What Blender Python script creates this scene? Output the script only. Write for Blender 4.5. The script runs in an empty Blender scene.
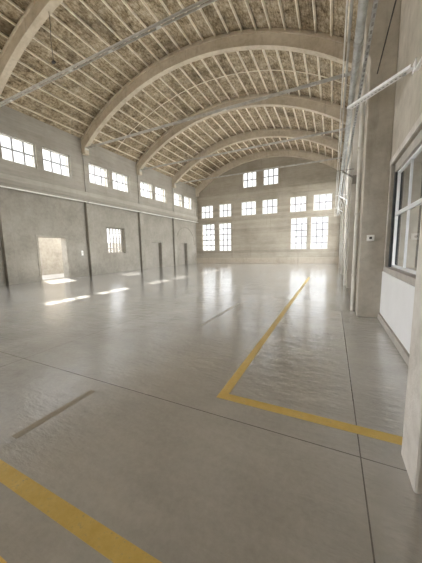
import bpy, bmesh, math, random
from mathutils import Vector, Matrix
random.seed(7)
S = bpy.context.scene
C = S.collection
PI = math.pi

# ------------------------------------------------------------------ helpers
class MB:
    """collects solid pieces and links them as ONE mesh object"""
    def __init__(self): self.v = []; self.f = []
    def add(self, vs, fs):
        n = len(self.v); self.v += [tuple(p) for p in vs]; self.f += [tuple(i+n for i in f) for f in fs]; return self
    def box(self, a, b):
        x0,y0,z0 = a; x1,y1,z1 = b
        x0,x1 = min(x0,x1),max(x0,x1); y0,y1 = min(y0,y1),max(y0,y1); z0,z1 = min(z0,z1),max(z0,z1)
        return self.add([(x0,y0,z0),(x1,y0,z0),(x1,y1,z0),(x0,y1,z0),(x0,y0,z1),(x1,y0,z1),(x1,y1,z1),(x0,y1,z1)],
            [(0,3,2,1),(4,5,6,7),(0,1,5,4),(1,2,6,5),(2,3,7,6),(3,0,4,7)])
    def beam(self, p, q, w, h, up=(0,0,1)):
        p=Vector(p); q=Vector(q); d=(q-p).normalized(); s=d.cross(Vector(up)).normalized(); u=s.cross(d)
        vs=[]
        for e in (p,q):
            for a,b in ((-1,-1),(1,-1),(1,1),(-1,1)): vs.append(e+s*(a*w/2)+u*(b*h/2))
        return self.add(vs,[(3,2,1,0),(4,5,6,7),(0,1,5,4),(1,2,6,5),(2,3,7,6),(3,0,4,7)])
    def tube(self, pts, r, n=12):
        pts=[Vector(p) for p in pts]; vs=[]; fs=[]; N=len(pts)
        ref=None
        for i,p in enumerate(pts):
            d=(pts[min(i+1,N-1)]-pts[max(i-1,0)]).normalized()
            if ref is None:
                ref = Vector((0,0,1)) if abs(d.z)<.9 else Vector((1,0,0))
            s=d.cross(ref).normalized(); u=s.cross(d); ref=u
            for k in range(n):
                a=2*PI*k/n; vs.append(p+s*(r*math.cos(a))+u*(r*math.sin(a)))
        for i in range(N-1):
            for k in range(n):
                k2=(k+1)%n; fs.append((i*n+k,i*n+k2,(i+1)*n+k2,(i+1)*n+k))
        fs.append(tuple(range(n))[::-1]); fs.append(tuple((N-1)*n+k for k in range(n)))
        return self.add(vs,fs)
    def prism(self, poly, axis, a, b):
        """poly of 2-D points extruded along an axis between a and b"""
        def P(u,v,t): return {'x':(t,u,v),'y':(u,t,v),'z':(u,v,t)}[axis]
        n=len(poly); vs=[P(u,v,a) for u,v in poly]+[P(u,v,b) for u,v in poly]
        fs=[tuple(range(n))[::-1],tuple(range(n,2*n))]+[(i,(i+1)%n,n+(i+1)%n,n+i) for i in range(n)]
        return self.add(vs,fs)
    def build(self, name, mat, parent=None, bevel=0, smooth=False, origin=None):
        me=bpy.data.meshes.new(name)
        o0=Vector(origin) if origin is not None else Vector((0,0,0))
        me.from_pydata([Vector(p)-o0 for p in self.v],[],self.f); me.update()
        bm=bmesh.new(); bm.from_mesh(me); bmesh.ops.recalc_face_normals(bm,faces=bm.faces[:]); bm.to_mesh(me); bm.free()
        o=bpy.data.objects.new(name,me); C.objects.link(o); o.location=o0
        if mat: me.materials.append(mat)
        if parent is not None:
            o.parent=parent; o.location=o0-parent.location
        if bevel:
            m=o.modifiers.new('bevel','BEVEL'); m.width=bevel; m.segments=2; m.limit_method='ANGLE'
        if smooth:
            for p in me.polygons: p.use_smooth=True
            me.set_sharp_from_angle(angle=math.radians(40))
        return o
def tag(o,label=None,cat=None,group=None,kind=None):
    if label: o['label']=label
    if cat: o['category']=cat
    if group: o['group']=group
    if kind: o['kind']=kind
    return o
def empty(name,loc=(0,0,0)):
    o=bpy.data.objects.new(name,None); C.objects.link(o); o.location=loc; o.empty_display_size=.2; return o
def structure(o,label=None,cat=None):
    return tag(o,label,cat,kind='structure')

# ------------------------------------------------------------------ materials
def newmat(name):
    m=bpy.data.materials.new(name); m.use_nodes=True; nt=m.node_tree; nt.nodes.clear()
    out=nt.nodes.new('ShaderNodeOutputMaterial'); b=nt.nodes.new('ShaderNodeBsdfPrincipled')
    nt.links.new(b.outputs[0],out.inputs[0]); return m,nt,b,out
def N(nt,t,**kw):
    n=nt.nodes.new(t)
    for k,v in kw.items(): setattr(n,k,v)
    return n
def coords(nt,scale=(1,1,1)):
    """world position, so that the pattern continues over neighbouring pieces"""
    g=N(nt,'ShaderNodeNewGeometry'); m=N(nt,'ShaderNodeMapping'); m.inputs['Scale'].default_value=scale
    nt.links.new(g.outputs['Position'],m.inputs['Vector']); return m.outputs[0]
def noise(nt,vec,scale,detail=4,rough=.6):
    n=N(nt,'ShaderNodeTexNoise'); n.inputs['Scale'].default_value=scale; n.inputs['Detail'].default_value=detail; n.inputs['Roughness'].default_value=rough
    nt.links.new(vec,n.inputs['Vector']); return n.outputs['Fac']
def ramp(nt,fac,stops):
    r=N(nt,'ShaderNodeValToRGB'); e=r.color_ramp.elements
    while len(e)<len(stops): e.new(.5)
    for i,(p,c) in enumerate(stops):
        e[i].position=p; e[i].color=(*c,1) if len(c)==3 else c
    nt.links.new(fac,r.inputs[0]); return r.outputs[0]
def mix(nt,fac,a,b,mode='MIX'):
    m=N(nt,'ShaderNodeMix',data_type='RGBA',blend_type=mode)
    if isinstance(fac,(int,float)): m.inputs['Factor'].default_value=fac
    else: nt.links.new(fac,m.inputs['Factor'])
    for s,x in ((6,a),(7,b)):
        if isinstance(x,tuple): m.inputs[s].default_value=(*x,1)
        else: nt.links.new(x,m.inputs[s])
    return m.outputs[2]
def math_(nt,op,a,b=None,c=None):
    m=N(nt,'ShaderNodeMath',operation=op)
    for i,x in enumerate((a,b,c)):
        if x is None: continue
        if isinstance(x,(int,float)): m.inputs[i].default_value=x
        else: nt.links.new(x,m.inputs[i])
    return m.outputs[0]
def bump(nt,b,h,strength=.3,dist=.02):
    n=N(nt,'ShaderNodeBump'); n.inputs['Strength'].default_value=strength; n.inputs['Distance'].default_value=dist
    nt.links.new(h,n.inputs['Height']); nt.links.new(n.outputs[0],b.inputs['Normal'])
def sep(nt,v):
    s=N(nt,'ShaderNodeSeparateXYZ'); nt.links.new(v,s.inputs[0]); return s.outputs

def concrete(name,lo,mid,hi,stretch=(1,1,1),board=None,blotch=.5,stain=(.22,.19,.15),rough=.9):
    m,nt,b,_=newmat(name)
    v=coords(nt,stretch); v1=coords(nt)
    big=noise(nt,v1,blotch,5,.62); fine=noise(nt,v,5,6,.7)
    f=math_(nt,'ADD',math_(nt,'MULTIPLY',big,.6),math_(nt,'MULTIPLY',fine,.4))
    col=ramp(nt,f,[(.32,lo),(.5,mid),(.68,hi)])
    vs=coords(nt,(1.6,1.6,.18)); st=noise(nt,vs,2.2,5,.65)
    col=mix(nt,math_(nt,'MULTIPLY',ramp(nt,st,[(.58,(0,0,0)),(.78,(1,1,1))]),.45),col,stain)
    h=math_(nt,'ADD',fine,math_(nt,'MULTIPLY',big,.5))
    if board:
        z=sep(nt,v1)[2]
        w=math_(nt,'FRACT',math_(nt,'DIVIDE',z,board))
        line=math_(nt,'LESS_THAN',w,.06)
        var=N(nt,'ShaderNodeTexWhiteNoise',noise_dimensions='1D'); nt.links.new(math_(nt,'FLOOR',math_(nt,'DIVIDE',z,board)),var.inputs['W'])
        k=math_(nt,'ADD',math_(nt,'MULTIPLY',var.outputs['Value'],.22),.87)
        cc=N(nt,'ShaderNodeCombineColor'); [nt.links.new(k,cc.inputs[i]) for i in range(3)]
        col=mix(nt,1.0,col,cc.outputs[0],'MULTIPLY')
        col=mix(nt,math_(nt,'MULTIPLY',line,.25),col,stain)
        h=math_(nt,'SUBTRACT',h,math_(nt,'MULTIPLY',line,.5))
    nt.links.new(col,b.inputs['Base Color']); b.inputs['Roughness'].default_value=rough
    b.inputs['Specular IOR Level'].default_value=.25
    bump(nt,b,h,.5,.03); return m

M={}
M['wall']=concrete('bay_plaster',(.185,.168,.138),(.255,.235,.198),(.32,.297,.255),blotch=.7)
M['upper']=concrete('board_marked_concrete',(.27,.247,.208),(.345,.32,.275),(.41,.38,.332),(.3,.3,2),board=.28)
M['end']=concrete('end_wall_concrete',(.29,.255,.20),(.375,.335,.27),(.45,.405,.335),(.3,.3,2),board=.3)
M['column']=concrete('column_concrete',(.36,.325,.27),(.48,.44,.375),(.58,.54,.465),blotch=1.2)
M['limewash']=concrete('column_plaster',(.46,.43,.39),(.62,.585,.54),(.75,.72,.68),blotch=2,stain=(.36,.33,.29))
M['column_pale']=concrete('pale_column_concrete',(.36,.33,.28),(.50,.465,.41),(.62,.59,.53),blotch=1.2)
M['rib']=concrete('rib_concrete',(.41,.35,.26),(.54,.47,.365),(.64,.575,.465),blotch=.9)
M['plinth']=concrete('plinth',(.36,.31,.24),(.46,.40,.32),(.54,.48,.39))
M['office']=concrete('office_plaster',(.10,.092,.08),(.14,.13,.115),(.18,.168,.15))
M['yard']=concrete('yard_render',(.26,.245,.22),(.38,.36,.33),(.48,.46,.43),blotch=1.1)

def deck_mat():
    m,nt,b,_=newmat('ceiling_boards')
    v=coords(nt,(1,.45,1)); v1=coords(nt)
    streak=noise(nt,v,11,6,.8); blot=noise(nt,v1,1.3,6,.78)
    col=ramp(nt,math_(nt,'ADD',math_(nt,'MULTIPLY',streak,.62),math_(nt,'MULTIPLY',blot,.38)),
        [(.38,(.06,.043,.024)),(.45,(.22,.17,.105)),(.52,(.38,.31,.215)),(.61,(.58,.50,.385))])
    y=sep(nt,v1)[1]
    w=math_(nt,'FRACT',math_(nt,'DIVIDE',y,.22)); line=math_(nt,'LESS_THAN',w,.07)
    var=N(nt,'ShaderNodeTexWhiteNoise',noise_dimensions='1D'); nt.links.new(math_(nt,'FLOOR',math_(nt,'DIVIDE',y,.22)),var.inputs['W'])
    k=math_(nt,'ADD',math_(nt,'MULTIPLY',var.outputs['Value'],.2),.9)
    cc=N(nt,'ShaderNodeCombineColor'); [nt.links.new(k,cc.inputs[i]) for i in range(3)]
    col=mix(nt,1.0,col,cc.outputs[0],'MULTIPLY')
    col=mix(nt,math_(nt,'MULTIPLY',line,.3),col,(.13,.10,.07))
    gr=noise(nt,coords(nt,(1,.7,1)),.9,6,.72)
    col=mix(nt,math_(nt,'MULTIPLY',ramp(nt,gr,[(.50,(0,0,0)),(.66,(1,1,1))]),.62),col,(.07,.052,.032))
    nt.links.new(col,b.inputs['Base Color']); b.inputs['Roughness'].default_value=.95; b.inputs['Specular IOR Level'].default_value=.1
    bump(nt,b,math_(nt,'SUBTRACT',streak,line),.4,.02); return m
M['deck']=deck_mat()

def simple(name,col,rough=.6,metal=0,var=.15,scale=6,spec=.5):
    m,nt,b,_=newmat(name); n=noise(nt,coords(nt),scale,4,.65)
    a=tuple(c*(1-var) for c in col); d=tuple(min(1,c*(1+var)) for c in col)
    nt.links.new(ramp(nt,n,[(.3,a),(.7,d)]),b.inputs['Base Color'])
    b.inputs['Roughness'].default_value=rough; b.inputs['Metallic'].default_value=metal; b.inputs['Specular IOR Level'].default_value=spec
    return m
M['joist']=simple('joist_timber',(.80,.73,.60),.9,0,.2,3,.15)
M['tie']=simple('tie_steel',(.50,.48,.44),.55,.35,.25,4)
M['galv']=simple('galvanised_steel',(.56,.565,.55),.45,.35,.3,7)
M['strut']=simple('bright_zinc',(.93,.935,.94),.4,.0,.12,9)
M['grey_pipe']=simple('grey_pipe',(.50,.48,.44),.6,.1,.2,5)
M['white_pipe']=simple('pale_pipe',(.76,.74,.69),.55,0,.12,4)
M['dark']=simple('dark_iron',(.06,.055,.05),.6,.3)
M['hole']=simple('slot_shadow_paint',(.32,.31,.30),.7)
M['frame']=simple('pale_window_paint',(.62,.61,.58),.6,0,.08)
M['muntin']=simple('grey_steel_bars',(.33,.33,.33),.6,.1,.1)
M['alu']=simple('white_aluminium',(.80,.81,.82),.4,.1,.04)
M['recess_shade']=simple('recess_shade_dark',(.05,.055,.06),.5)
M['panel']=simple('white_panel_paint',(.84,.845,.855),.55,0,.03,2)
M['curb']=simple('grey_curb',(.46,.43,.39),.8,0,.15,4)
M['plastic']=simple('white_plastic',(.82,.81,.77),.4,0,.03)
M['bars']=simple('weathered_bars',(.22,.20,.17),.7,.2)
M['jamb']=concrete('jamb_concrete',(.20,.18,.148),(.28,.258,.218),(.36,.333,.287))
M['doorpaint']=simple('old_door_paint',(.24,.22,.185),.7,0,.12,2)
M['ground']=simple('yard_paving',(.50,.48,.45),.9,0,.15,2)
M['leaf']=simple('leaf',(.10,.16,.05),.8,0,.4,3)

def glass_mat():
    m,nt,b,out=newmat('window_glass'); nt.nodes.remove(b)
    t=N(nt,'ShaderNodeBsdfTransparent'); g=N(nt,'ShaderNodeBsdfGlossy'); g.inputs['Roughness'].default_value=.01
    t.inputs[0].default_value=(.96,.97,.97,1)
    ge=N(nt,'ShaderNodeNewGeometry'); dt=N(nt,'ShaderNodeVectorMath',operation='DOT_PRODUCT'); mx=N(nt,'ShaderNodeMixShader')
    nt.links.new(ge.outputs['Normal'],dt.inputs[0]); nt.links.new(ge.outputs['Incoming'],dt.inputs[1])
    fr=math_(nt,'ADD',math_(nt,'MULTIPLY',math_(nt,'POWER',math_(nt,'SUBTRACT',1.0,math_(nt,'ABSOLUTE',dt.outputs['Value'])),5),.93),.06)   # thin pane reflectance
    nt.links.new(fr,mx.inputs[0]); nt.links.new(t.outputs[0],mx.inputs[1]); nt.links.new(g.outputs[0],mx.inputs[2]); nt.links.new(mx.outputs[0],out.inputs[0])
    return m
M['glass']=glass_mat()

def paint_mat(name,a,bcol,worn,wear):
    m,nt,b,_=newmat(name); v=coords(nt)
    n=noise(nt,v,9,6,.75); n2=noise(nt,v,40,3,.7)
    col=ramp(nt,n,[(.3,a),(.7,bcol)])
    f=ramp(nt,math_(nt,'ADD',math_(nt,'MULTIPLY',n2,.6),math_(nt,'MULTIPLY',n,.4)),[(.60-wear,(0,0,0)),(.72-wear,(1,1,1))])
    col=mix(nt,math_(nt,'MULTIPLY',f,.6),col,worn)
    nt.links.new(col,b.inputs['Base Color']); b.inputs['Roughness'].default_value=.38; b.inputs['Specular IOR Level'].default_value=.5
    bump(nt,b,n2,.15,.004); return m
M['yellow']=paint_mat('yellow_floor_paint',(.78,.55,.14),(.90,.68,.23),(.48,.41,.26),.05)
M['worn']=paint_mat('worn_floor_paint',(.36,.325,.25),(.42,.38,.30),(.44,.42,.37),.08)

def floor_mat():
    m,nt,b,_=newmat('polished_concrete'); v=coords(nt); x,y,z=sep(nt,v)
    big=noise(nt,v,.35,4,.55); med=noise(nt,v,1.7,5,.6); fine=noise(nt,v,22,4,.7)
    vs=coords(nt,(.30,1.5,1)); sw=noise(nt,vs,2.6,5,.62)
    f=math_(nt,'ADD',math_(nt,'ADD',math_(nt,'MULTIPLY',big,.35),math_(nt,'MULTIPLY',med,.25)),math_(nt,'ADD',math_(nt,'MULTIPLY',fine,.2),math_(nt,'MULTIPLY',sw,.2)))
    col=ramp(nt,f,[(.36,(.40,.392,.372)),(.5,(.53,.521,.498)),(.64,(.65,.641,.616))])
    # saw-cut joints of the slab
    def cut(c,p,w=.0045): return math_(nt,'LESS_THAN',math_(nt,'ABSOLUTE',math_(nt,'SUBTRACT',c,p)),w)
    j=math_(nt,'MAXIMUM',cut(x,.25),cut(y,2.05))
    soft=math_(nt,'MAXIMUM',cut(x,-4.22,.010),math_(nt,'MAXIMUM',cut(y,12.2,.02),cut(x,-9.6,.012)))
    col=mix(nt,math_(nt,'MULTIPLY',j,.85),col,(.06,.052,.045))
    col=mix(nt,math_(nt,'MULTIPLY',soft,.35),col,(.16,.145,.12))
    nt.links.new(col,b.inputs['Base Color'])
    # trowel marks: short strokes across the hall
    tr=noise(nt,coords(nt,(1.0,2.2,1)),3.2,4,.6); tf=noise(nt,coords(nt,(1.6,4.0,1)),5.0,3,.55)
    r=math_(nt,'ADD',math_(nt,'MULTIPLY',ramp(nt,math_(nt,'ADD',math_(nt,'MULTIPLY',tr,.5),math_(nt,'MULTIPLY',med,.5)),[(.35,(0,0,0)),(.65,(1,1,1))]),.12),.135)
    nt.links.new(r,b.inputs['Roughness']); b.inputs['Specular IOR Level'].default_value=1.0; b.inputs['Coat Weight'].default_value=1.0; b.inputs['Coat IOR'].default_value=1.6; b.inputs['Coat Roughness'].default_value=.10
    h=math_(nt,'SUBTRACT',math_(nt,'ADD',math_(nt,'MULTIPLY',tr,.6),math_(nt,'MULTIPLY',tf,.3)),math_(nt,'MULTIPLY',j,.3))
    bump(nt,b,h,.30,.05); nt.links.new(b.inputs['Normal'].links[0].from_socket,b.inputs['Coat Normal']); return m
M['floor']=floor_mat()

# ------------------------------------------------------------------ dimensions
XL, XR = -15.0, 1.02            # upper left wall face, right wall face
XB = -15.2                      # recessed bay face on the left
CI = .53                        # hall face of the right columns
Y0, Y1 = -7.0, 27.5
CX, CZ = -6.98, -1.42            # axis of the barrel vault
RD, RJ, RL = 13.11, 12.995, 12.45   # deck, joist soffit and rib soffit radii
RIBS = [1.72, 6.86, 11.98, 17.12, 22.26, 27.2]
RW = .28

def holed_wall(axis,u0,u1,z0,z1,holes,a,b):
    """solid wall with rectangular openings; axis = normal axis, a/b = its two faces"""
    us=sorted({u0,u1,*[h[0] for h in holes],*[h[1] for h in holes]}); zs=sorted({z0,z1,*[h[2] for h in holes],*[h[3] for h in holes]})
    solid={}
    for i in range(len(us)-1):
        for k in range(len(zs)-1):
            cu=(us[i]+us[i+1])/2; cz=(zs[k]+zs[k+1])/2
            solid[i,k]=not any(h[0]<cu<h[1] and h[2]<cz<h[3] for h in holes)
    idx={}; vs=[]; fs=[]
    def V(i,k,s):
        if (i,k,s) not in idx:
            idx[i,k,s]=len(vs); t=(a,b)[s]; vs.append((t,us[i],zs[k]) if axis=='x' else (us[i],t,zs[k]))
        return idx[i,k,s]
    for (i,k),ok in solid.items():
        if not ok: continue
        for s in (0,1): fs.append((V(i,k,s),V(i+1,k,s),V(i+1,k+1,s),V(i,k+1,s)))
        for di,dk,p,q in ((-1,0,(i,k),(i,k+1)),(1,0,(i+1,k),(i+1,k+1)),(0,-1,(i,k),(i+1,k)),(0,1,(i,k+1),(i+1,k+1))):
            if not solid.get((i+di,k+dk),False):
                fs.append((V(*p,0),V(*q,0),V(*q,1),V(*p,1)))
    return MB().add(vs,fs)

wn=[0]
def window(axis,u0,u1,z0,z1,pos,cols,rows,depth=.06,bar=.045,fr=.055,fmat='frame'):
    """one window: frame with its glazing bars, and the glass"""
    wn[0]+=1
    root=empty('window_%d'%wn[0],((pos,(u0+u1)/2,z0) if axis=='x' else ((u0+u1)/2,pos,z0))); structure(root)
    f=MB(); g=MB(); br=MB()
    def bx(mb,ua,ub,za,zb,d):
        if axis=='x': mb.box((pos-d/2,ua,za),(pos+d/2,ub,zb))
        else: mb.box((ua,pos-d/2,za),(ub,pos+d/2,zb))
    bx(f,u0,u0+fr,z0,z1,depth); bx(f,u1-fr,u1,z0,z1,depth); bx(f,u0+fr,u1-fr,z0,z0+fr,depth); bx(f,u0+fr,u1-fr,z1-fr,z1,depth)
    for c in range(1,cols):
        u=u0+(u1-u0)*c/cols; bx(br,u-bar/2,u+bar/2,z0+fr,z1-fr,depth*.7)
    for r in range(1,rows):
        z=z0+(z1-z0)*r/rows; bx(br,u0+fr,u1-fr,z-bar/2,z+bar/2,depth*.62)
    f.build('window_frame',M[fmat],root); br.build('glazing_bar',M['muntin'],root)
    if axis=='x': g.add([(pos,u0+fr*.5,z0+fr*.5),(pos,u1-fr*.5,z0+fr*.5),(pos,u1-fr*.5,z1-fr*.5),(pos,u0+fr*.5,z1-fr*.5)],[(0,1,2,3)])
    else: g.add([(u0+fr*.5,pos,z0+fr*.5),(u1-fr*.5,pos,z0+fr*.5),(u1-fr*.5,pos,z1-fr*.5),(u0+fr*.5,pos,z1-fr*.5)],[(0,1,2,3)])
    g.build('glass',M['glass'],root)
    return root
def portal(axis,u0,u1,z0,z1,pos,sign):
    """marks an opening as the place daylight comes through (guides the sky sampling only)"""
    l=bpy.data.lights.new('daylight_portal','AREA'); l.shape='RECTANGLE'; l.size=u1-u0; l.size_y=z1-z0; l.cycles.is_portal=True
    o=bpy.data.objects.new('daylight_portal',l); C.objects.link(o)
    if axis=='x':
        o.location=(pos,(u0+u1)/2,(z0+z1)/2); o.rotation_euler=(0,-sign*PI/2,0); l.size=z1-z0; l.size_y=u1-u0
    else:
        o.location=((u0+u1)/2,pos,(z0+z1)/2); o.rotation_euler=(sign*PI/2,0,0)

# ------------------------------------------------------------------ floor
MB().box((-15.9,Y0-.4,-.25),(1.75,Y1+.4,0)).build('floor',M['floor']); structure(bpy.data.objects['floor'])
g=MB().box((-60,-40,-.4),(60,80,-.27)).build('ground_outside',M['ground']); structure(g,'pale paving in the yard outside','ground')

# ------------------------------------------------------------------ left wall
bays=[4.9,7.0,12.0,17.2,22.35,27.5]
cler=[]
for i in range(-1,5):
    b=(7.37+5.07*(i-1)) if i>1 else 7.40+5.12*(i-1)
    cler += [(b,b+1.66),(b+2.02,b+3.70)]
cler=[c for c in cler if c[0]>Y0+.3 and c[1]<27.1]
CZ0,CZ1=6.30,7.60
door_hole=(8.80,10.47,0.0,2.53)
bar_hole=(13.68,15.55,1.48,3.44)
added_light_hole=(-4.5,4.6,0.0,4.3)  # unseen opening added in the left wall to light the near end
holes_up=[(a,b,CZ0,CZ1) for a,b in cler]
wl=holed_wall('x',Y0,Y1+.3,5.0,9.0,holes_up,XL,XL-.45)
wl.build('wall_left',M['upper']); structure(bpy.data.objects['wall_left'])
recess=[(18.93,20.35,0,2.40),(23.95,25.20,0,2.40)]
lw=holed_wall('x',Y0,Y1+.3,0,5.0,[door_hole,bar_hole,added_light_hole]+recess,XB,XB-.5)
o=lw.build('wall_left_bays',M['wall']); structure(o)
for k,r in enumerate(recess):
    d=MB(); d.box((XB-.46,r[0],0),(XB-.36,r[1],r[3]))
    o=d.build('door_%d'%(k+2),M['doorpaint']); structure(o)
    s=MB(); y0,y1=r[0]+.12,r[1]-.12
    for za,zb in ((.2,1.1),(1.25,2.25)):
        s.box((XB-.365,y0,za),(XB-.345,y1,zb))
    s.build('door_panel',M['doorpaint'],o)
# doorway surround and threshold
o=MB().box((XB-.48,8.80,2.531),(XB+.015,10.47,2.60)).box((XB,8.68,0),(XB+.02,8.80,2.65)).box((XB,10.47,0),(XB+.02,10.62,2.65)).box((XB,8.80,2.531),(XB+.02,10.47,2.65)).build('door_1',M['jamb']); structure(o)
# ledge band above bays
o=MB().box((XB,Y0,5.0),(XL+.001,Y1,5.04)).box((XL,Y0,5.12),(XL+.07,Y1,5.50)).box((XL,Y0,5.50),(XL+.035,Y1,5.62)).build('trim_1',M['upper'],bevel=.012); structure(o)
tn=1
for y in bays[:-1]:
    tn+=1
    o=MB().box((XB,y,0),(XL+.02,y+.46,5.0)).build('trim_%d'%tn,M['wall'],bevel=.015); structure(o)
# upper pilaster ribs under each arch foot (slight)
for y in RIBS:
    tn+=1
    o=MB().box((XL,y+.02,5.62),(XL+.06,y+RW-.02,8.2)).build('trim_%d'%tn,M['upper'],bevel=.01); structure(o)
for a,b in cler:
    window('x',a,b,CZ0,CZ1,XL-.16,3,2,bar=.085,fr=.07)
    portal('x',a,b,CZ0,CZ1,XL-.42,1)
# arched blind outline in the last bay
mb=MB(); pts=[]
for k in range(25):
    a=PI*k/24; pts.append((XB+.012, 24.9+2.0*math.cos(a), 2.2+2.0*math.sin(a)))
mb.tube(pts,.03,6)
tn+=1; structure(mb.build('trim_%d'%tn,M['wall'],smooth=True))
# unseen eave added outside to cut the sunlight to a low band
o=MB().box((XL-1.62,Y0,8.35),(XL-.45,Y1,8.5)).build('sun_cut_eave',M['upper']); structure(o,'unseen eave added outside the left wall to cut the sunlight','eave')

# barred window in the second bay
wn[0]+=1
root=empty('window_%d'%wn[0],(XB-.3,14.6,1.48)); structure(root)
f=MB(); u0,u1,z0,z1=bar_hole
for a in ((u0,u0+.07,z0,z1),(u1-.07,u1,z0,z1),(u0,u1,z0,z0+.07),(u0,u1,z1-.07,z1)): f.box((XB-.36,a[0],a[2]),(XB-.28,a[1],a[3]))
f.build('window_frame',M['bars'],root)
for k in range(1,6):
    y=u0+(u1-u0)*k/6; MB().box((XB-.335,y-.045,z0+.07),(XB-.305,y+.045,z1-.07)).build('bar',M['bars'],root)
for k in range(1,5):
    z=z0+(z1-z0)*k/5; MB().box((XB-.345,u0+.07,z-.015),(XB-.335,u1-.07,z+.015)).build('crossbar',M['bars'],root)
MB().add([(XB-.37,u0,z0),(XB-.37,u1,z0),(XB-.37,u1,z1),(XB-.37,u0,z1)],[(0,1,2,3)]).build('glass',M['glass'],root)
portal('x',u0,u1,z0,z1,XB-.49,1); portal('x',8.8,10.47,0,2.53,XB-.49,1); portal('x',*added_light_hole,XB-.49,1)
# yard behind the doorway
o=MB().box((-19.6,8.6,-.27),(-19.2,15,3.9)).box((-21.6,15.01,-.27),(-21.2,30,2.5)).build('wall_yard',M['yard']); structure(o)
o=MB().box((-19.2,4,-.27),(XB-.5,30,-.01)).build('floor_yard',M['ground']); structure(o)

# ------------------------------------------------------------------ far wall
ft=[(-14.38,-12.72,1.47,4.67),(-12.17,-10.61,1.42,4.66),(-4.02,-2.40,1.48,4.68),(-2.07,-.46,1.47,4.66)]
fs_=[(-14.46,-12.89,5.33,6.80),(-12.11,-10.57,5.33,6.81),(-9.40,-7.70,5.31,6.81),(-7.04,-5.39,5.29,6.81),(-4.16,-2.54,5.26,6.79),(-1.90,-.21,5.24,6.79)]
ftop=[(-9.20,-7.66,8.27,9.90),(-6.94,-5.33,8.27,10.0)]
fw=holed_wall('y',-15.65,1.6,0,12.2,ft+fs_+ftop,Y1,Y1+.4)
fw.build('wall_far',M['end']); structure(bpy.data.objects['wall_far'])
for h in ft: window('y',*h,Y1+.10,3,5,bar=.125,fr=.09); portal('y',*h,Y1+.38,-1)
for h in fs_+ftop: window('y',*h,Y1+.10,3,2,bar=.125,fr=.09); portal('y',*h,Y1+.38,-1)
o=MB().box((XB,Y1-.10,7.18),(XR,Y1,7.85)).box((XB,Y1-.05,4.86),(XR,Y1,5.12)).build('trim_40',M['end'],bevel=.015); structure(o)
o=MB().box((XB,Y1-.14,0),(XR,Y1,.62)).build('baseboard_far',M['plinth'],bevel=.02); structure(o)
# raised plaster surrounds of the tall pairs
tn=41
for a,b in ((-14.62,-10.38),(-4.28,-.02)):
    mb=MB(); mb.box((a,Y1-.03,1.15),(a+.16,Y1,6.98)).box((b-.16,Y1-.03,1.15),(b,Y1,6.98)).box((a,Y1-.04,1.1),(b,Y1,1.3))
    structure(mb.build('trim_%d'%tn,M['end'])); tn+=1

# ------------------------------------------------------------------ rear wall (behind the viewer)
o=MB().box((-15.65,Y0-.4,0),(1.6,Y0,12.2)).build('wall_rear',M['end']); structure(o)

# ------------------------------------------------------------------ right wall
rwin=(2.35,6.43,1.16,3.22)
big=[(a+.5,a+(3.0 if a<8 else 3.7),z0,z1) for a in (7.1,12.1,17.2,22.6) for z0,z1 in ((1.16,4.2),(4.7,7.7))]  # added window openings, hidden by the columns, to bring in more daylight
rw=holed_wall('x',Y0,Y1,0,9.2,[rwin]+big,XR,XR+.5)
rw.build('wall_right',M['column']); structure(bpy.data.objects['wall_right'])
for h in big:
    window('x',*h,XR+.2,6,4,fmat='alu'); portal('x',*h,XR+.48,-1)
# concrete moulding of the opening
o=MB().box((XR-.03,2.2,3.22),(XR,6.48,3.34)).box((XR-.015,6.43,1.16),(XR,6.52,3.34)).build('trim_50',M['limewash'],bevel=.01); structure(o)
# aluminium window
wn[0]+=1
root=empty('window_%d'%wn[0],(1.13,4.4,1.16)); structure(root)
f=MB(); px=1.13
def fb(y0,y1,z0,z1,d=.05,mb=f): mb.box((px-d/2,y0,z0),(px+d/2,y1,z1))
y0,y1,z0,z1=2.35,6.31,1.18,3.06
fb(y0,y1,z0,z0+.045); fb(y0,y1,z1-.04,z1); fb(y0,y0+.05,z0,z1); fb(y1-.03,y1,z0,z1)
f.build('window_frame',M['alu'],root,bevel=.004)
t=MB(); fb(y0+.05,y1-.03,2.205,2.275,.05,t); t.build('transom',M['alu'],root,bevel=.004)
for y in (5.38,4.40,3.42):
    t=MB(); fb(y-.014,y+.014,z0+.045,2.205,.036,t); fb(y-.014,y+.014,2.275,z1-.04,.036,t); t.build('mullion',M['alu'],root)
t=MB(); t.box((px-.06,y1,z0-.02),(px+.08,6.43,3.22)); t.build('surround',M['recess_shade'],root)  # near-black fill stands in for the shaded recess beside the frame
MB().box((px-.07,y0,z1),(px+.08,y1,3.22)).build('head_infill',M['curb'],root)
MB().add([(px,y0,z0),(px,y1,z0),(px,y1,z1),(px,y0,z1)],[(0,1,2,3)]).build('glass',M['glass'],root)
o=MB().box((XR-.02,2.3,1.06),(XR+.2,6.5,1.17)).build('trim_51',M['curb'],bevel=.008); structure(o)
# office behind the glass
ow=(2.6,6.2,1.2,2.8)  # unseen window opening added to brighten the office behind the glass
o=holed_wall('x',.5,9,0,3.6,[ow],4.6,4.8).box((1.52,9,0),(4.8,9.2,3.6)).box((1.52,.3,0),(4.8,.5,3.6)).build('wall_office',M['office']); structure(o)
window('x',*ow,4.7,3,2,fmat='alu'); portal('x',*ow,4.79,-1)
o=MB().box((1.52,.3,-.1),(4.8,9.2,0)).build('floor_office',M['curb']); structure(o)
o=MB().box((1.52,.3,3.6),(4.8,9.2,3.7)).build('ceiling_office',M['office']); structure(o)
# white panel and curb below the window
o=MB().box((XR-.025,2.2,.13),(XR,6.62,1.06)).build('wall_panel',M['panel'],bevel=.004)
tag(o,'smooth white panel under the large glazed window on the right','wall panel')
o=MB().box((XR-.06,2.2,0),(XR,6.62,.13)).build('baseboard_right',M['curb'],bevel=.008); structure(o)

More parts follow.
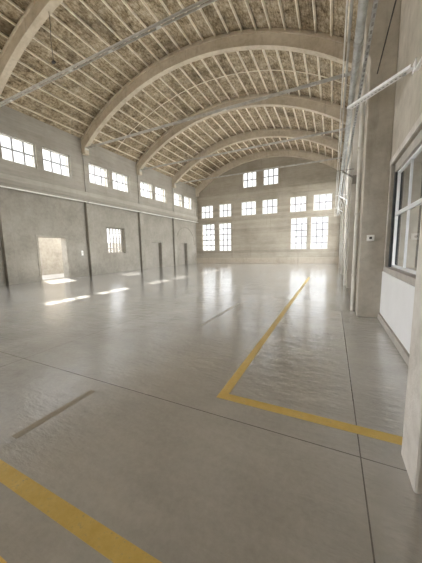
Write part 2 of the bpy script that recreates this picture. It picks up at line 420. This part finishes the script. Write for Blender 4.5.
# right columns
cols=[(1.86,2.21),(6.57,7.08),(11.2,11.8),(16.3,16.9),(21.5,22.1)]
col_lab=['nearest pale rough concrete column, at the right edge of the photo','tall concrete column with a white switch box, left of the glazed window',
 'concrete column standing next behind the column with the switch box','fourth concrete column along the right wall, counted from the near one','farthest concrete column along the right wall, next to the far wall']
for i,((a,b),lab) in enumerate(zip(cols,col_lab)):
    mb=MB()
    if i==1:   # with a small corbel near the top
        prof=[(.555,0),(XR,0),(XR,8.9),(.44,8.9),(.44,6.1),(.45,5.85),(.49,5.6),(.555,5.4)]
        mb.prism(prof,'y',a,b)
    else: mb.box((CI,a,0),(XR,b,8.9))
    o=mb.build('concrete_column',M['limewash' if i==0 else 'column' if i==1 else 'column_pale'],bevel=.018,origin=((CI+XR)/2,(a+b)/2,0))
    tag(o,lab,'column','concrete columns along the right wall')

# ------------------------------------------------------------------ vault
def arc_pts(r,x0,x1,n):
    a0=math.acos((x0-CX)/r); a1=math.acos((x1-CX)/r)
    return [(CX+r*math.cos(a0+(a1-a0)*k/n),CZ+r*math.sin(a0+(a1-a0)*k/n)) for k in range(n+1)]
lab_bay=['behind the viewer','before the first rib','between first and second ribs','between second and third ribs','between third and fourth ribs','between fourth rib and far wall']
edges=[Y0]+[r+RW/2 for r in RIBS[:-1]]+[Y1]
XLv,XRv=XL-.25,XR+.25
for i in range(len(edges)-1):
    ya,yb=edges[i],edges[i+1]
    lo=arc_pts(RD,XLv,XRv,64); hi=arc_pts(RD+.16,XLv,XRv,64)
    vs=[];fs=[]
    for (x,z),(X,Z) in zip(lo,hi): vs+=[(x,ya,z),(x,yb,z),(X,ya,Z),(X,yb,Z)]
    for k in range(64):
        p=4*k;q=p+4; fs+=[(p,p+1,q+1,q),(p+2,q+2,q+3,p+3),(p,q,q+2,p+2),(p+1,p+3,q+3,q+1)]
    fs+=[(0,2,3,1),(256,257,259,258)]
    c=MB().add(vs,fs).build('ceiling',M['deck'],smooth=True); structure(c,'timber boarded vault '+lab_bay[i],'ceiling')
    if i==0: ja,jb=Y0,RIBS[0]
    else: ja,jb=RIBS[i-1]+RW,RIBS[i]
    n=26; a0=math.acos((XL+.35-CX)/RJ); a1=math.acos((XR-.3-CX)/RJ)
    if i==0: continue
    for k in range(n):
        a=a0+(a1-a0)*k/(n-1); m=RJ+.10; w=.022
        d=Vector((math.cos(a),0,math.sin(a))); s=Vector((-math.sin(a),0,math.cos(a)))
        o0=Vector((CX,0,CZ)); vs=[]
        j=random.uniform(-.012,.012)
        for y in (ja-.02,jb+.02):
            for r,t in ((RJ+j,-w),(RJ+j,w),(RD+.02,w),(RD+.02,-w)): vs.append(o0+d*r+s*t+Vector((0,y,0)))
        MB().add(vs,[(3,2,1,0),(4,5,6,7),(0,1,5,4),(1,2,6,5),(2,3,7,6),(3,0,4,7)]).build('joist',M['joist'],c)

    if i==3:
        ym=(ja+jb)/2
        P=[(CX+(RJ-.012)*math.cos(a0+(a1-a0)*k/60),ym+random.uniform(-.02,.02),CZ+(RJ-.012)*math.sin(a0+(a1-a0)*k/60)) for k in range(61)]
        MB().tube(P,.018,6).build('bridging_bar',M['joist'],c,smooth=True)
rib_lab=['concrete arch rib overhead behind the viewer','nearest concrete arch rib, sweeping across the top left corner','second concrete arch rib from the viewer, the broad arch over mid ceiling',
 'third concrete arch rib from the viewer, below the broad arch','fourth concrete arch rib from the viewer, just before the far wall','last concrete arch rib, lying against the far wall above its top windows']
for i,y in enumerate(RIBS):
    b=y+RW if i<5 else Y1
    root=empty('arch_rib',(CX,(y+b)/2,8.2)); tag(root,rib_lab[i],'arch rib','concrete arch ribs of the vault')
    def ring(ra,rb,ya,yb,x0,x1):
        n=72; P=arc_pts(ra,x0,x1,n); Q=arc_pts(rb,x0,x1,n); vs=[];fs=[]
        for (x,z),(X,Z) in zip(P,Q): vs+=[(x,ya,z),(x,yb,z),(X,ya,Z),(X,yb,Z)]
        for k in range(n):
            p=4*k;q=p+4; fs+=[(p,p+1,q+1,q),(p+2,q+2,q+3,p+3),(p,q,q+2,p+2),(p+1,p+3,q+3,q+1)]
        fs+=[(0,2,3,1),(4*n,4*n+1,4*n+3,4*n+2)]
        return MB().add(vs,fs)
    ring(RL,RD-.02,y,b,XL+.002,XR).build('rib_body',M['rib'],root,smooth=True)
    ring(RJ-.10,RJ-.02,y-.06,b+(.06 if i<5 else 0),XL+.002,XR).build('rib_cap',M['rib'],root,smooth=True)
    # foot block on the left wall
    MB().box((XL+.002,y-.03,7.95),(XL+.32,b+(.03 if i<5 else 0),8.45)).build('foot_block',M['rib'],root,bevel=.03)

# tie rods
tie_lab=['nearest steel tie rod crossing the top left of the photo','second steel tie rod from the viewer, spanning the broad arch','third steel tie rod from the viewer, thin and high under the third arch','fourth and farthest steel tie rod near the far wall']
for i in range(1,5):
    y=RIBS[i]+RW/2; z=8.33
    root=empty('tie_rod',(CX,y,z)); tag(root,tie_lab[i-1],'tie rod','steel tie rods across the hall')
    for s in (-1,1):
        mb=MB(); mb.box((XL+.2,y+s*.05-.006,z-.035),(XR-.45,y+s*.05+.006,z+.03)); mb.box((XL+.2,min(y+s*.05,y+s*.085),z+.028),(XR-.45,max(y+s*.05,y+s*.085),z+.038)); mb.build('steel_angle',M['tie'],root)
    for k in range(1,8):
        x=XL+(XR-XL)*k/8; MB().box((x-.09,y-.045,z-.045),(x+.09,y+.045,z+.02)).build('spacer_plate',M['tie'],root)
    MB().box((XL+.2,y-.13,z-.13),(XL+.34,y+.13,z+.13)).build('end_plate',M['tie'],root,bevel=.01)
    MB().box((XR-.6,y-.13,z-.13),(XR-.46,y+.13,z+.13)).build('end_plate',M['tie'],root,bevel=.01)

# dangling wire from the nearest rib
xw=-10.0; zr=CZ+math.sqrt(RL**2-(xw-CX)**2)
o=MB().tube([(xw,7.04,zr+.02),(xw+.02,7.04,zr-.5),(xw-.03,7.04,zr-1.0),(xw+.02,7.04,8.95)],.011,6).box((xw-.05,7.0,8.88),(xw+.09,7.08,8.95)).build('hanging_wire',M['dark']); tag(o,'thin dark wire dangling from the nearest arch rib','wire')

# pipe along the left wall
root=empty('wall_pipe',(XL+.1,10,4.93)); tag(root,'long pale pipe running along the left wall above the bays','pipe')
MB().tube([(XL+.11,Y0+.05,4.93),(XL+.11,Y1-.05,4.93)],.035,10).build('tube',M['white_pipe'],root,smooth=True)
for y in bays[:-1]:
    MB().box((XL+.02,y+.05,4.87),(XL+.13,y+.11,4.99)).build('bracket',M['dark'],root)

# ------------------------------------------------------------------ pipes along the right wall
PZ=4.55
def run(name,lab,cat,x,z,r,mat,joints,ya=-1.0,yb=26.9,group=None):
    root=empty(name,(x,(ya+yb)/2,z)); tag(root,lab,cat,group)
    MB().tube([(x,ya,z),(x,yb,z)],r,16).build('tube',mat,root,smooth=True)
    for y in joints:
        MB().tube([(x,y-.05,z),(x,y+.05,z)],r*1.14,16).build('coupling',mat,root,smooth=True)
    return root
run('steel_pipe','thick galvanised pipe running high along the right hand columns','pipe',.225,PZ,.056,M['galv'],[2.6,4.6,7.6,10.5,13.6,16.6,19.6,22.6])
run('conduit','thin grey conduit left of the thick galvanised pipe','conduit',.098,PZ-.038,.0175,M['grey_pipe'],[3.4,6.4,9.4,12.4,15.4,18.4,21.4])
run('conduit','thinnest pale conduit at the left of the pipe rack, beside another conduit','conduit',.045,PZ-.045,.010,M['white_pipe'],[5.4,10.4,15.4])
root=empty('cable_tray',(.34,13,PZ)); tag(root,'narrow perforated cable tray right of the thick galvanised pipe','cable tray')
MB().box((.335,-1,PZ-.022),(.342,26.9,PZ+.022)).box((.342,-1,PZ-.022),(.385,26.9,PZ-.017)).build('channel',M['galv'],root)
mb=MB(); y=.5
while y<26.5:
    mb.box((.3335,y,PZ-.009),(.3355,y+.07,PZ+.009)); mb.box((.350,y,PZ-.0235),(.378,y+.07,PZ-.0165)); y+=.14
tag(mb.build('slots',M['hole'],root),kind='stuff')
# wire on the right wall
o=MB().tube([(.685,-1,5.1),(.685,6.56,5.1)],.010,6).build('wall_wire',M['dark']); tag(o,'thin dark wire running into the front of the column with the switch box','wire')

# long bright strut carrying the pipes beside the window
root=empty('support_strut',(.6,5.7,4.35)); tag(root,'bright slotted steel strut from the right wall to the thick pipe','strut')
A=Vector((1.0,5.12,4.28)); B=Vector((.20,6.30,4.43))
mb=MB(); d=(B-A).normalized(); s=d.cross(Vector((0,0,1))).normalized()
mb.beam(A,B,.11,.008); 
for t in (-1,1): mb.beam(A+s*t*.053+Vector((0,0,.02)),B+s*t*.053+Vector((0,0,.02)),.006,.045)
mb.build('channel',M['strut'],root)
mb=MB(); L=(B-A).length; k=.12
while k<L-.1:
    p=A+d*k; mb.beam(p-Vector((0,0,.0035)),p+d*.04-Vector((0,0,.0035)),.022,.004); k+=.085
tag(mb.build('slots',M['hole'],root),kind='stuff')
MB().box((1.0,5.02,4.22),(1.02,5.20,4.36)).build('wall_plate',M['strut'],root,bevel=.006)
MB().tube([A+d*.16-Vector((0,0,.03)),A+d*.16+Vector((0,0,.06))],.03,8).build('bolt',M['galv'],root)
# shorter strut nearer the viewer
root=empty('support_strut',(.8,3.9,4.4)); tag(root,'second slotted steel strut, mostly out of view at the upper right edge','strut')
mb=MB(); A2=Vector((1.015,4.25,4.1)); B2=Vector((1.0,4.9,4.12)); mb.beam(A2,B2,.05,.03); mb.build('channel',M['strut'],root)

# brackets from the other columns
br_lab={2:'dark pipe bracket on the third column from the viewer',3:'bright pipe bracket on the fourth column from the viewer',4:'bright pipe bracket on the farthest column'}
for i in (2,3,4):
    a,b=cols[i]; y=a-.05
    root=empty('pipe_bracket',(.5,y,PZ-.12)); tag(root,br_lab[i],'bracket','pipe brackets on the right columns')
    bm_=M['bars'] if i==2 else M['strut']
    MB().beam((.22,y,PZ-.105),(.66,y,PZ-.42),.05,.05,(0,1,0)).build('arm',bm_,root)
    MB().box((.02,y-.02,PZ-.072),(.60,y+.02,PZ-.056)).build('crossbar',bm_,root)
    MB().box((.56,y-.03,PZ-.6),(.72,y+.055,PZ-.30)).build('plate',bm_,root)
    MB().box((.150,y-.03,PZ-.056),(.162,y+.03,PZ+.07)).box((.288,y-.03,PZ-.056),(.300,y+.03,PZ+.07)).box((.150,y-.03,PZ+.07),(.300,y+.03,PZ+.082)).build('clamp',bm_,root)

# downpipes standing in the corner behind each column
dp=[(7.19,'white downpipe behind the column with the switch box'),(11.91,'white downpipe behind the third column from the viewer'),(17.02,'pale downpipe behind the fourth column from the viewer'),(22.22,'pale downpipe behind the farthest column')]
for k,(y,lab) in enumerate(dp):
    root=empty('downpipe',(.50,y,0)); tag(root,lab,'downpipe','downpipes along the right columns')
    x=.505
    pts=[(x,y,8.4),(x,y,0)] if k<2 else [(.29,y,PZ-.08),(.33,y,PZ-.2),(.44,y,PZ-.42),(.49,y,PZ-.56),(x,y,PZ-.72),(x,y,.0)]
    MB().tube(pts,.055,14).build('tube',M['white_pipe'],root,smooth=True)
    for z in (.9,2.4,3.9):
        MB().box((x-.06,y-.06,z-.018),(XR-.003,y+.06,z+.018)).build('clip',M['white_pipe'],root)

# switch box on the column
root=empty('switch_box',(.74,6.56,1.72)); tag(root,'small white switch box on the front of the concrete column','switch box')
MB().box((.665,6.525,1.725),(.805,6.571,1.855)).build('housing',M['plastic'],root,bevel=.008)
MB().box((.71,6.512,1.765),(.76,6.526,1.815)).build('button',M['dark'],root,bevel=.004)
# switch on the left wall beside the doorway
root=empty('light_switch',(XB,11.55,1.5)); tag(root,'small white switch plate on left wall beside the open doorway','light switch')
MB().box((XB,11.48,1.40),(XB+.03,11.62,1.72)).build('plate',M['plastic'],root,bevel=.006)
MB().box((XB+.03,11.52,1.52),(XB+.045,11.58,1.62)).build('rocker',M['frame'],root)

# ------------------------------------------------------------------ painted floor lines (thin coats of paint)
T=.0012
def line(name,boxes,mat,lab):
    mb=MB()
    for x0,x1,y0,y1 in boxes: mb.box((x0,y0,-.001),(x1,y1,T))
    tag(mb.build(name,M[mat]),lab,'floor line')
mb=MB().prism([(-1.09,2.32),(.75,2.32),(.75,2.435),(-.985,2.435),(-1.06,14.6),(-1.165,14.6)],'z',-.001,T)
tag(mb.build('floor_line',M['yellow']),'yellow L-shaped painted line turning a corner in mid floor','floor line')
line('floor_line',[(-4.2,-.55,.765,.872)],'yellow','yellow painted line crossing the lower left corner of the floor')
line('floor_line',[(-3.4,-1.475,.41,.53)],'yellow','yellow painted line just showing at the bottom left corner')
line('floor_line',[(-2.50,-2.42,1.05,1.86),(-2.50,-2.44,4.6,7.0)],'worn','worn beige painted line on the floor left of the yellow corner')

# ------------------------------------------------------------------ light
w=bpy.data.worlds.new('daylight'); S.world=w; w.use_nodes=True; nt=w.node_tree; nt.nodes.clear()
out=N(nt,'ShaderNodeOutputWorld'); bg=N(nt,'ShaderNodeBackground'); tc=N(nt,'ShaderNodeTexCoord')
zz=sep(nt,tc.outputs['Generated'])[2]
dt=N(nt,'ShaderNodeVectorMath',operation='DOT_PRODUCT'); nt.links.new(tc.outputs['Generated'],dt.inputs[0]); dt.inputs[1].default_value=(.95,-.31,0)
nt.links.new(ramp(nt,zz,[(.0,(.93,.93,.91)),(.25,(.97,.98,1.0)),(.8,(.80,.88,1.0))]),bg.inputs[0])
mr=N(nt,'ShaderNodeMapRange',interpolation_type='SMOOTHSTEP'); nt.links.new(dt.outputs['Value'],mr.inputs['Value'])
for i,vv in ((1,.05),(2,.85),(3,1.35),(4,15.0)): mr.inputs[i].default_value=vv     # right hand side of the sky brightened, added to light the hall
d2=N(nt,'ShaderNodeVectorMath',operation='DOT_PRODUCT'); nt.links.new(tc.outputs['Generated'],d2.inputs[0]); d2.inputs[1].default_value=(-.84,-.54,0)
m2=N(nt,'ShaderNodeMapRange',interpolation_type='SMOOTHSTEP'); nt.links.new(d2.outputs['Value'],m2.inputs['Value'])
for i,vv in ((1,.70),(2,.92),(3,0.0),(4,5.6)): m2.inputs[i].default_value=vv     # second bright area added out of view, behind left, to light the near right
nt.links.new(math_(nt,'ADD',mr.outputs[0],m2.outputs[0]),bg.inputs[1])
nt.links.new(bg.outputs[0],out.inputs[0])
sun=bpy.data.lights.new('sun','SUN'); sun.energy=15; sun.angle=math.radians(.9); sun.color=(1,.95,.86)
so=bpy.data.objects.new('sun',sun); C.objects.link(so); so.rotation_euler=Vector((7.1,-2.75,-6.7)).to_track_quat('-Z','Y').to_euler()
so.location=(-30,20,25)

# ------------------------------------------------------------------ camera
cam=bpy.data.cameras.new('camera'); co=bpy.data.objects.new('camera',cam); C.objects.link(co); S.camera=co
yaw,pit,rol=.45157,-.12537,-.02004
fwd=Vector((-math.sin(yaw)*math.cos(pit),math.cos(yaw)*math.cos(pit),math.sin(pit)))
r=Vector((math.cos(yaw),math.sin(yaw),0)); u=r.cross(fwd)
r2=r*math.cos(rol)+u*math.sin(rol); u2=-r*math.sin(rol)+u*math.cos(rol)
m=Matrix((r2,u2,-fwd)).transposed().to_4x4(); m.translation=(0,0,1.6); co.matrix_world=m
cam.sensor_fit='VERTICAL'; cam.sensor_height=24; cam.lens=24*250.79/563; cam.clip_start=.02; cam.clip_end=300

vs=S.view_settings; vs.view_transform='Standard'; vs.look='None'; vs.gamma=1; vs.use_curve_mapping=False; vs.exposure=0.97
S.cycles.max_bounces=12; S.cycles.diffuse_bounces=8; S.cycles.glossy_bounces=5; S.cycles.transparent_max_bounces=8
S.cycles.sample_clamp_indirect=6; S.cycles.use_denoising=True
